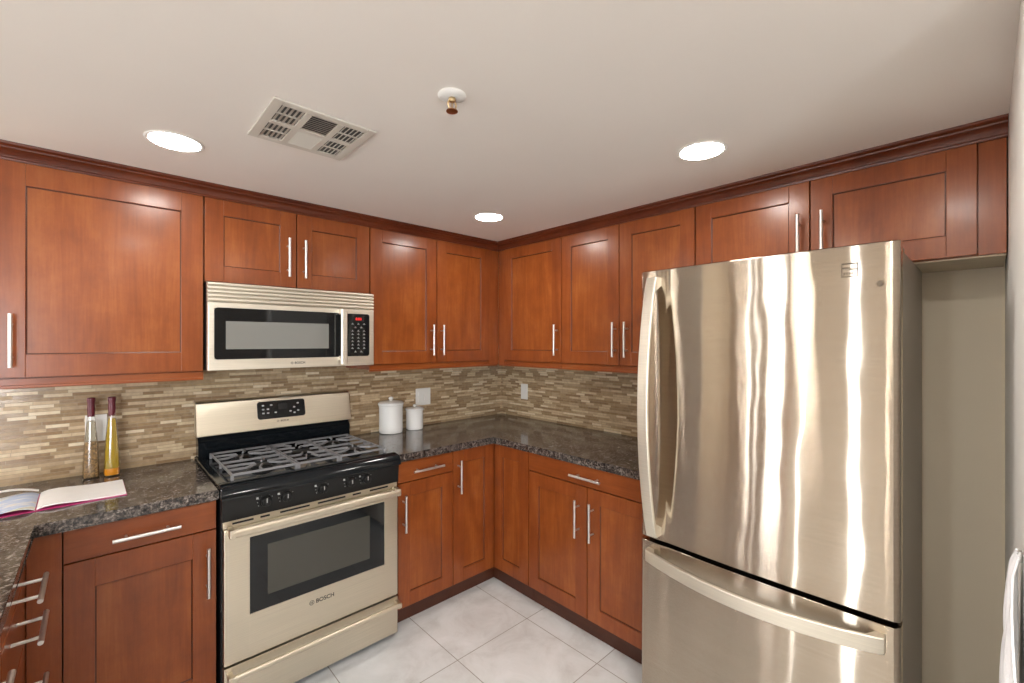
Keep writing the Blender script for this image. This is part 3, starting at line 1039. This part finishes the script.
bm = BM(); framed(bm, MX0, SX - .001, 1.370, 1.670, -2.046, -1.510, 1.420, 1.644, MY - .006, MY + .029)
md = obj('door', bm, 'msteel', mw)
bm = BM()
slab(bm, roundrect(-2.048, -1.488, 1.418, 1.647, .014), lambda x, z: (x, MY + .01, z), lambda x, z: (x, MY - .0075, z))
mg = obj('window', bm, 'blackg', md)
bm = BM(); bx(bm, -2.005, -1.555, MY - .0082, MY - .007, 1.463, 1.588)
obj('inner_window', bm, 'mwin', mg)
bm = BM()
for z in (1.412, 1.650):
    bx(bm, -1.504, -1.480, MY - .05, MY - .005, z - .012, z + .012, .003)
sweep(bm, [(-1.506, MY - .040), (-1.478, MY - .040), (-1.476, MY - .052), (-1.482, MY - .060), (-1.502, MY - .060), (-1.508, MY - .052)], [lambda x, y, z=z: (x, y, z) for z in (1.382, 1.664)])
obj('handle', bm, 'msteel', md)
brand(-1.694, MY - .0064, 1.394, .015, FACE_A, md, .036)
bm = BM(); bx(bm, SX + .001, MX1, MY - .006, MY + .029, 1.370, 1.670, .003)
cc = obj('control_column', bm, 'msteel', mw)
bm = BM()
slab(bm, roundrect(-1.462, -1.336, 1.420, 1.646, .012), lambda x, z: (x, MY + .01, z), lambda x, z: (x, MY - .0078, z))
kp = obj('keypad', bm, 'blackg', cc)
bm = BM(); bx(bm, -1.428, -1.368, MY - .0083, MY - .007, 1.606, 1.630)
ds = obj('display', bm, 'blackm', kp)
text('clock_digits', '8:00', .019, (-1.397, MY - .0086, 1.618), FACE_A, 'red', ds, .0002)
bm = BM()
random.seed(3)
for row in range(9):
    cols = 3 if row not in (1, 8) else 2
    for c in range(cols):
        x = -1.430 + c * .032 + (.016 if cols == 2 else 0)
        z = 1.590 - row * .0185
        bx(bm, x - .006, x + .006, MY - .0084, MY - .007, z - .001, z + .001)
        bx(bm, x - .003, x + .002, MY - .0084, MY - .007, z + .003, z + .006)
obj('key_marks', bm, 'mark', kp)

# ---------------------------------------------------------------- refrigerator
FY0, FY1 = -1.724, -2.543
fr = thing('refrigerator', 'tall stainless bottom-freezer refrigerator at the right end of the counter', 'refrigerator', (-.43, -2.14, 0))
bm = BM(); bx(bm, -.700, -.12, FY1 + .002, FY0 - .002, .03, 1.765, .004)
obj('body', bm, 'fside', fr)
for x in (-.64, -.18):
    for y in (FY0 - .06, FY1 + .06):
        bm = BM()
        lathe(bm, [(.02, 0), (.02, .012), (.012, .014), (.012, .032)], (x, y, .0005), 14)
        obj('foot', bm, 'blackm', fr)
bm = BM(); bx(bm, -.712, -.699, FY1 + .012, FY0 - .012, .10, 1.755)
bx(bm, -.70, -.66, FY1 + .02, FY0 - .02, .03, .095)
obj('gasket', bm, 'dark', fr)
def face_x(y):
    """door face: gentle bow with a shallow grip groove along the handle side"""
    d = FY0 - .02 - y
    t = min(1, max(0, d / (FY0 - FY1 - .04)))
    x = -.772 - .010 * math.sin(PI * t) ** .8
    if .064 < d < .106: x += .0054 * (d - .064) / .042
    elif .106 <= d < .34: x += .0054 * (1 - (d - .106) / .234) ** 1.6
    return x
def door_outline():
    """plan of a door: flat back, rounded front corners, gently bowed face (x, y)"""
    pts = [(-.712, FY0), (-.752, FY0)]
    for k in range(1, 9):
        a = PI / 2 * k / 8
        pts.append((-.752 - .020 * math.sin(a), FY0 - .020 * (1 - math.cos(a))))
    w_ = FY0 - FY1 - .04
    for k in range(1, 80):
        t = k / 80
        pts.append((face_x(FY0 - .02 - w_ * t), FY0 - .02 - w_ * t))
    for k in range(8, -1, -1):
        a = PI / 2 * k / 8
        pts.append((-.752 - .020 * math.sin(a), FY1 + .020 * (1 - math.cos(a))))
    pts += [(-.752, FY1), (-.712, FY1)]
    return pts
def fridge_door(name, z0, z1):
    bm = BM()
    P_ = door_outline()
    # drop duplicates
    Q = [P_[0]]
    for q in P_[1:]:
        if (abs(q[0] - Q[-1][0]) + abs(q[1] - Q[-1][1])) > 1e-5: Q.append(q)
    rows = []
    for z, ins in ((z0, .004), (z0 + .004, 0), (z1 - .004, 0), (z1, .004)):
        rows.append([bm.verts.new((x + (ins if x < -.72 else 0), y, z)) for x, y in Q])
    n = len(Q)
    for a, b in zip(rows, rows[1:]):
        for k in range(n):
            bm.faces.new((a[k], a[(k + 1) % n], b[(k + 1) % n], b[k]))
    bm.faces.new(rows[0]); bm.faces.new(rows[-1])
    return obj(name, bm, 'fridge', fr, sharp=50)
ud = fridge_door('door', .697, 1.785)
ld_ = fridge_door('freezer_drawer', .055, .682)
def bowed_handle(name, ends, other, off, bow, droop, wid, thick, vertical, parent):
    """flat strap bowed away from the door face, with solid ends"""
    bm = BM()
    n = 36
    rows = []
    for i in range(n + 1):
        t = i / n
        s = ends[0] + (ends[1] - ends[0]) * t
        out = off + math.sin(PI * t) ** .8 * bow
        oth = other - droop * math.sin(PI * t)
        x1 = -.772 - out
        x0 = x1 + thick
        if i in (0, n): x0 = -.768
        elif i in (1, n - 1): x0 = -.768
        q = []
        for (xx, ww) in ((x0, -wid / 2), (x1 + .003, -wid / 2), (x1, -wid / 2 + .003), (x1, wid / 2 - .003), (x1 + .003, wid / 2), (x0, wid / 2)):
            q.append(bm.verts.new((xx, oth + ww, s) if vertical else (xx, s, oth + ww)))
        rows.append(q)
    for a, b in zip(rows, rows[1:]):
        for k in range(6):
            bm.faces.new((a[k], a[(k + 1) % 6], b[(k + 1) % 6], b[k]))
    bm.faces.new(rows[0]); bm.faces.new(rows[-1])
    return obj(name, bm, 'msteel', parent, sharp=40)
bowed_handle('handle', (.722, 1.752), -1.799, .042, .072, 0, .044, .012, True, ud)
bowed_handle('handle', (-1.765, -2.512), .634, .030, .058, .014, .048, .012, False, ld_)
# emblem and round lock cap on the upper door
def onf(y, z, out):
    return (face_x(y) - out, y, z)
bm = BM()
def fpatch(y0, y1, z0, z1, out):
    slab(bm, [(y0, z0), (y1, z0), (y1, z1), (y0, z1)], lambda y, z: onf(y, z, -.002), lambda y, z: onf(y, z, out))
e0, e1, ez0, ez1 = -2.409, -2.449, 1.690, 1.732
for a in ((e0, e1, ez1 - .004, ez1), (e0, e1, ez0, ez0 + .003), (e0, e0 - .0025, ez0, ez1), (e1 + .0025, e1, ez0, ez1), (e0, e0 - .022, 1.7155, 1.7195), (e0 - .018, e1, 1.7105, 1.7145)):
    fpatch(*a, .0012)
for k in range(5):
    fpatch(e0 - .005 - k * .0065, e0 - .009 - k * .0065, 1.697, 1.704, .001)
obj('emblem', bm, 'badge', ud)
bm = BM(); lathe(bm, [(.0085, -.002), (.0085, .001), (.006, .002), (.001, .0022)], (onf(-2.500, 0, 0)[0], -2.500, 1.664), 20, 'X')
obj('lock_cap', bm, 'badge', ud)
bm = BM(); bx(bm, -.735, -.62, FY1 + .005, FY1 + .075, 1.766, 1.782, .004)
obj('hinge_cover', bm, 'fside', fr)

# ---------------------------------------------------------------- things on the counters
def canister(x, y, R_, H, label):
    r = thing('canister', label, 'canister', (x, y, CT1), 0, 'white canisters by the range')
    bm = BM(); lathe(bm, [(R_ * .88, 0.0008), (R_ * .93, .004), (R_ * .95, .02), (R_ * .95, H * .70), (R_ * .98, H * .74), (R_ * .98, H * .77), (R_ * .8, H * .775)], (x, y, CT1), 48)
    obj('jar', bm, 'ceramic', r)
    bm = BM(); lathe(bm, [(R_ * .8, H * .776), (R_ * 1.02, H * .778), (R_ * 1.04, H * .80), (R_ * 1.02, H * .83), (R_ * .90, H * .865), (R_ * .5, H * .885), (R_ * .2, H * .89)], (x, y, CT1), 48)
    ld = obj('lid', bm, 'ceramic', r)
    bm = BM(); lathe(bm, [(R_ * .10, H * .885), (R_ * .12, H * .91), (R_ * .19, H * .935), (R_ * .20, H * .96), (R_ * .15, H * .985), (R_ * .05, H)], (x, y, CT1), 24)
    obj('knob', bm, 'ceramic', ld)
canister(-1.040, -.090, .078, .230, 'tall white ceramic canister with knobbed lid, nearer the range')
canister(-.868, -.092, .059, .166, 'short white ceramic canister with knobbed lid, below the double switch plate')

def bottle(x, y, kind, label):
    r = thing('oil_bottle', label, 'bottle', (x, y, CT1), 0, 'infused oil bottles')
    prof = [(.023, .001), (.0275, .004), (.0280, .012), (.0255, .09), (.0210, .17), (.0155, .235), (.0125, .262), (.0115, .275)]
    bm = BM(); lathe(bm, prof, (x, y, CT1), 32, square=.35)
    g = obj('glass', bm, 'glass', r)
    if kind == 0:
        bm = BM(); lathe(bm, [(.024, .006), (.0258, .012), (.0236, .09), (.0198, .155), (.014, .158)], (x, y, CT1), 24, square=.35); obj('herbs', bm, 'herbs', r)
        bm = BM(); lathe(bm, [(.0180, .1585), (.0186, .17), (.0140, .230), (.011, .245)], (x, y, CT1), 24, square=.35); obj('oil', bm, 'paleliq', r)
    else:
        bm = BM(); lathe(bm, [(.024, .006), (.0260, .012), (.0254, .034), (.022, .035)], (x, y, CT1), 24, square=.35); obj('sediment', bm, 'orange', r)
        bm = BM(); lathe(bm, [(.0250, .0355), (.0236, .09), (.0193, .17), (.0140, .235), (.011, .250)], (x, y, CT1), 24, square=.35); obj('oil', bm, 'oil', r)
    bm = BM(); lathe(bm, [(.0115, .262), (.0125, .264), (.0125, .285), (.0135, .29), (.0135, .296), (.0125, .30), (.0118, .318), (.0135, .326), (.0142, .332), (.0140, .340), (.011, .343)], (x, y, CT1), 28)
    obj('cap', bm, 'wax', r)
bottle(-2.440, -.090, 0, 'slim glass bottle of brown herbs, wine-red cap, in front of the wall outlet')
bottle(-2.374, -.105, 1, 'slim glass bottle of yellow oil with orange sediment and wine-red cap')

# open magazine
mz = thing('magazine', 'open magazine with white right page and magenta cover, lying on the left counter', 'magazine', (-2.578, -.362, CT1), math.radians(1))
def mag(x0, x1, hgt, y0, y1, zb, sk=0.0):
    def fn(u, v):
        x = x0 + (x1 - x0) * u
        z = zb + hgt * math.exp(-((u - .16) / .30) ** 2) * (1 - math.exp(-u / .05)) + .003
        return Vector((x + sk * v, y0 + (y1 - y0) * v, z))
    return fn
bm = BM(); sheet(bm, lambda u, v: Vector((-.240 + .478 * u, -.122 + .240 * v, .0016)), 8, 2, (0, 0, .0012)); obj('cover', bm, 'magenta', mz, True)
bm = BM(); sheet(bm, mag(.002, .236, .008, -.112, .118, .004), 24, 4, (0, 0, .0045)); obj('right_pages', bm, 'page', mz, True)
bm = BM(); sheet(bm, mag(-.002, -.236, .012, -.116, .116, .002), 24, 4, (0, 0, .0022)); obj('left_pages', bm, 'printed', mz, True)
bm = BM(); sheet(bm, lambda u, v: Vector((-.002 - .20 * u, .085 + .03 * v - .02 * u, .012 + .030 * math.sin(PI * min(1, u * .9 + .1)) - .004 * u)), 20, 3, (0, 0, .0007)); obj('lifted_page', bm, 'page', mz, True)

# ---------------------------------------------------------------- wall plates
def plate(name, label, cat, c, wid, hgt, face, devices, grp=None):
    """c centre on the wall; face 'A' looks to -y, 'B' to -x"""
    rz = 0 if face == 'A' else -PI / 2
    r = thing(name, label, cat, c, rz, grp)
    bm = BM(); bx(bm, -wid / 2, wid / 2, -.0065, -.0003, -hgt / 2, hgt / 2, .0025); obj('cover_plate', bm, 'plate', r, True)
    for kind, x in devices:
        if kind == 'outlet':
            bm = BM(); bx(bm, x - .0165, x + .0165, -.0085, -.006, -.034, .034, .001)
            for z in (-.018, .018):
                for s in (-.006, .006):
                    bx(bm, x + s - .001, x + s + .001, -.0088, -.0082, z - .001, z + .006, mi=1)
                bx(bm, x - .002, x + .002, -.0088, -.0082, z - .010, z - .006, mi=1)
            o = obj('receptacle', bm, ['plate', 'dark'], r, True)
        else:
            bm = BM()
            sweep(bm, [(-.006, -.033), (-.0085, -.033), (-.0105, 0), (-.0085, .033), (-.006, .033)], [lambda y, z, q=q: (q, y, z) for q in (x - .016, x + .016)])
            obj('rocker', bm, 'plate', r, True)
plate('wall_switch', 'white single switch plate partly hidden behind the herb bottle', 'switch', (-2.424, -.008, 1.114), .072, .118, 'A', [('switch', 0)], 'wall plates on the backsplash')
plate('wall_switch', 'white double switch plate above the short canister', 'switch', (-.752, -.008, 1.113), .118, .118, 'A', [('switch', -.023), ('switch', .023)], 'wall plates on the backsplash')
plate('wall_switch', 'narrow white switch plate on the right backsplash near the room corner', 'switch', (-.008, -.272, 1.113), .072, .118, 'B', [('switch', 0)], 'wall plates on the backsplash')

# ---------------------------------------------------------------- ceiling fittings
def downlight(x, y, label, mat='lens', grp='recessed ceiling lights'):
    r = thing('downlight', label, 'ceiling light', (x, y, ZC), 0, grp)
    bm = BM(); lathe(bm, [(.073, -.0004), (.0835, -.0004), (.0845, -.002), (.083, -.0035), (.079, -.0045), (.075, -.004), (.073, -.003)], (x, y, ZC), 48, cap=False)
    vsq = list(bm.verts); n = 48
    for k in range(n):
        bm.faces.new((vsq[k], vsq[(k + 1) % n], vsq[6 * n + (k + 1) % n], vsq[6 * n + k]))
    obj('trim_ring', bm, 'white', r)
    bm = BM(); lathe(bm, [(.0725, -.0006), (.0728, -.0035), (.055, -.0046), (.02, -.0050), (.001, -.0051)], (x, y, ZC), 48)
    obj('lens', bm, mat, r)
downlight(-2.225, -.790, 'lit recessed ceiling light over the left counter, near the big upper cabinet')
downlight(-.834, -.824, 'lit recessed ceiling light nearest the corner where the upper cabinets meet')
downlight(-.820, -2.003, 'lit recessed ceiling light over the front of the refrigerator')
for x, y in ((-2.225, -2.003), (-1.52, -2.62), (-3.9, -1.0), (-3.9, -2.6), (-5.2, -1.0), (-5.2, -2.6), (-2.3, -4.0), (-3.9, -4.2)):  # unseen; all but the first are made up to fill room and alcove
    downlight(x, y, 'unseen recessed ceiling light giving fill, out of view', 'lens_fill', 'unseen ceiling lights for fill')

# square four-way air register
vt = thing('ceiling_vent', 'square beige air supply register in the ceiling between lamp and sprinkler', 'vent', (-1.903, -1.185, ZC))
VX0, VX1, VY0, VY1 = -2.058, -1.750, -1.338, -1.034
bm = BM()
zt, zf = ZC - .0005, ZC - .0075
def vb(x0, x1, y0, y1, za=zf, zb=zt, bev=0.0): bx(bm, x0, x1, y0, y1, za, zb, bev)
cols = [(-2.030, -1.962), (-1.944, -1.864), (-1.846, -1.778)]
rows_ = [(-1.310, -1.196), (-1.176, -1.062)]
vb(VX0, cols[0][0], VY0, VY1, bev=.002); vb(cols[2][1], VX1, VY0, VY1, bev=.002)
vb(cols[0][0], cols[2][1], VY0, rows_[0][0], bev=.002); vb(cols[0][0], cols[2][1], rows_[1][1], VY1, bev=.002)
vb(cols[0][0], cols[2][1], rows_[0][1], rows_[1][0])
for a, b in ((cols[0][1], cols[1][0]), (cols[1][1], cols[2][0])):
    for r0, r1 in rows_: vb(a, b, r0, r1)
obj('frame', bm, 'vent', vt)
bm = BM(); bx(bm, cols[0][0], cols[2][1], rows_[0][0], rows_[1][1], ZC - .0018, ZC - .0006); obj('duct', bm, 'ventd', vt)
bm = BM()
for ci, (a, b) in enumerate(cols):
    for ri, (r0, r1) in enumerate(rows_):
        if ci in (0, 2):
            s = -1 if ci == 0 else -.25
            nl = 5 if s < 0 else 4
            for k in range(nl):
                xc = a + (b - a) * (k + .5) / nl
                sweep(bm, [(xc - .001 - .004 * s, ZC - .002), (xc + .001 - .004 * s, ZC - .002), (xc + .001 + .004 * s, zf + .0005), (xc - .001 + .004 * s, zf + .0005)], [lambda x, z, y=y: (x, y, z) for y in (r0, r1)])
            vb2 = (r0 + r1) / 2
            bx(bm, a, b, vb2 - .003, vb2 + .003, zf + .001, ZC - .003)
        else:
            s = -1 if ri == 0 else 1
            for k in range(9):
                yc = r0 + (r1 - r0) * (k + .5) / 9
                sweep(bm, [(yc - .001 - .004 * s, ZC - .002), (yc + .001 - .004 * s, ZC - .002), (yc + .001 + .004 * s, zf + .0005), (yc - .001 + .004 * s, zf + .0005)], [lambda y, z, x=x: (x, y, z) for x in (a, b)])
obj('louvers', bm, 'vent', vt)

# fire sprinkler
sx, sy = -1.694, -1.683
sp = thing('fire_sprinkler', 'pendent fire sprinkler head with white escutcheon in the ceiling', 'sprinkler', (sx, sy, ZC))
bm = BM(); lathe(bm, [(.012, -.0004), (.038, -.0004), (.040, -.003), (.034, -.007), (.022, -.010), (.012, -.010)], (sx, sy, ZC), 36); obj('escutcheon', bm, 'white', sp)
bm = BM(); lathe(bm, [(.010, -.009), (.011, -.016), (.008, -.020), (.004, -.021)], (sx, sy, ZC), 20); obj('nozzle', bm, 'brass', sp)
bm = BM()
for s in (-1, 1):
    tube(bm, [(sx + s * .009, sy, ZC - .017), (sx + s * .014, sy, ZC - .025), (sx + s * .012, sy, ZC - .036), (sx + s * .003, sy, ZC - .044)], .0024, 8)
tube(bm, [(sx, sy, ZC - .020), (sx, sy, ZC - .044)], .0018, 8)
obj('yoke_arms', bm, 'brass', sp)
bm = BM(); lathe(bm, [(.003, -.043), (.016, -.045), (.0165, -.047), (.004, -.049)], (sx, sy, ZC), 24); obj('deflector', bm, 'copper', sp)

# white cloth on the stub wall
tw = thing('towel', 'white cloth hanging on the wall beside the refrigerator at the right edge', 'towel', (-1.13, YP, .80))
bm = BM()
def cloth(u, v):
    # u across the wall towards the camera, v downwards
    z = 1.085 - .42 * v
    spread = .035 + .10 * min(1, v * 1.8)
    x = -1.120 + (.5 - u) * 2 * spread * (.9 if u < .5 else 1.0)
    fold = .006 * math.sin(u * 15 + v * 2.5) + .004 * math.sin(u * 27 - v * 4)
    d = .012 + .010 * min(1, v * 2.2) * (1 - .5 * abs(2 * u - 1)) + fold * min(1, v * 2 + .25)
    if v < .06: d *= .6 + v * 6
    return Vector((x, YP + max(.005, d), z + .02 * math.sin(u * 9) * v))
sheet(bm, cloth, 28, 28, (0, .003, 0))
obj('cloth', bm, 'cloth', tw, sharp=60)
bm = BM(); bx(bm, -1.128, -1.112, YP + .0005, YP + .006, 1.070, 1.092, .002)
obj('hook', bm, 'pull', tw)
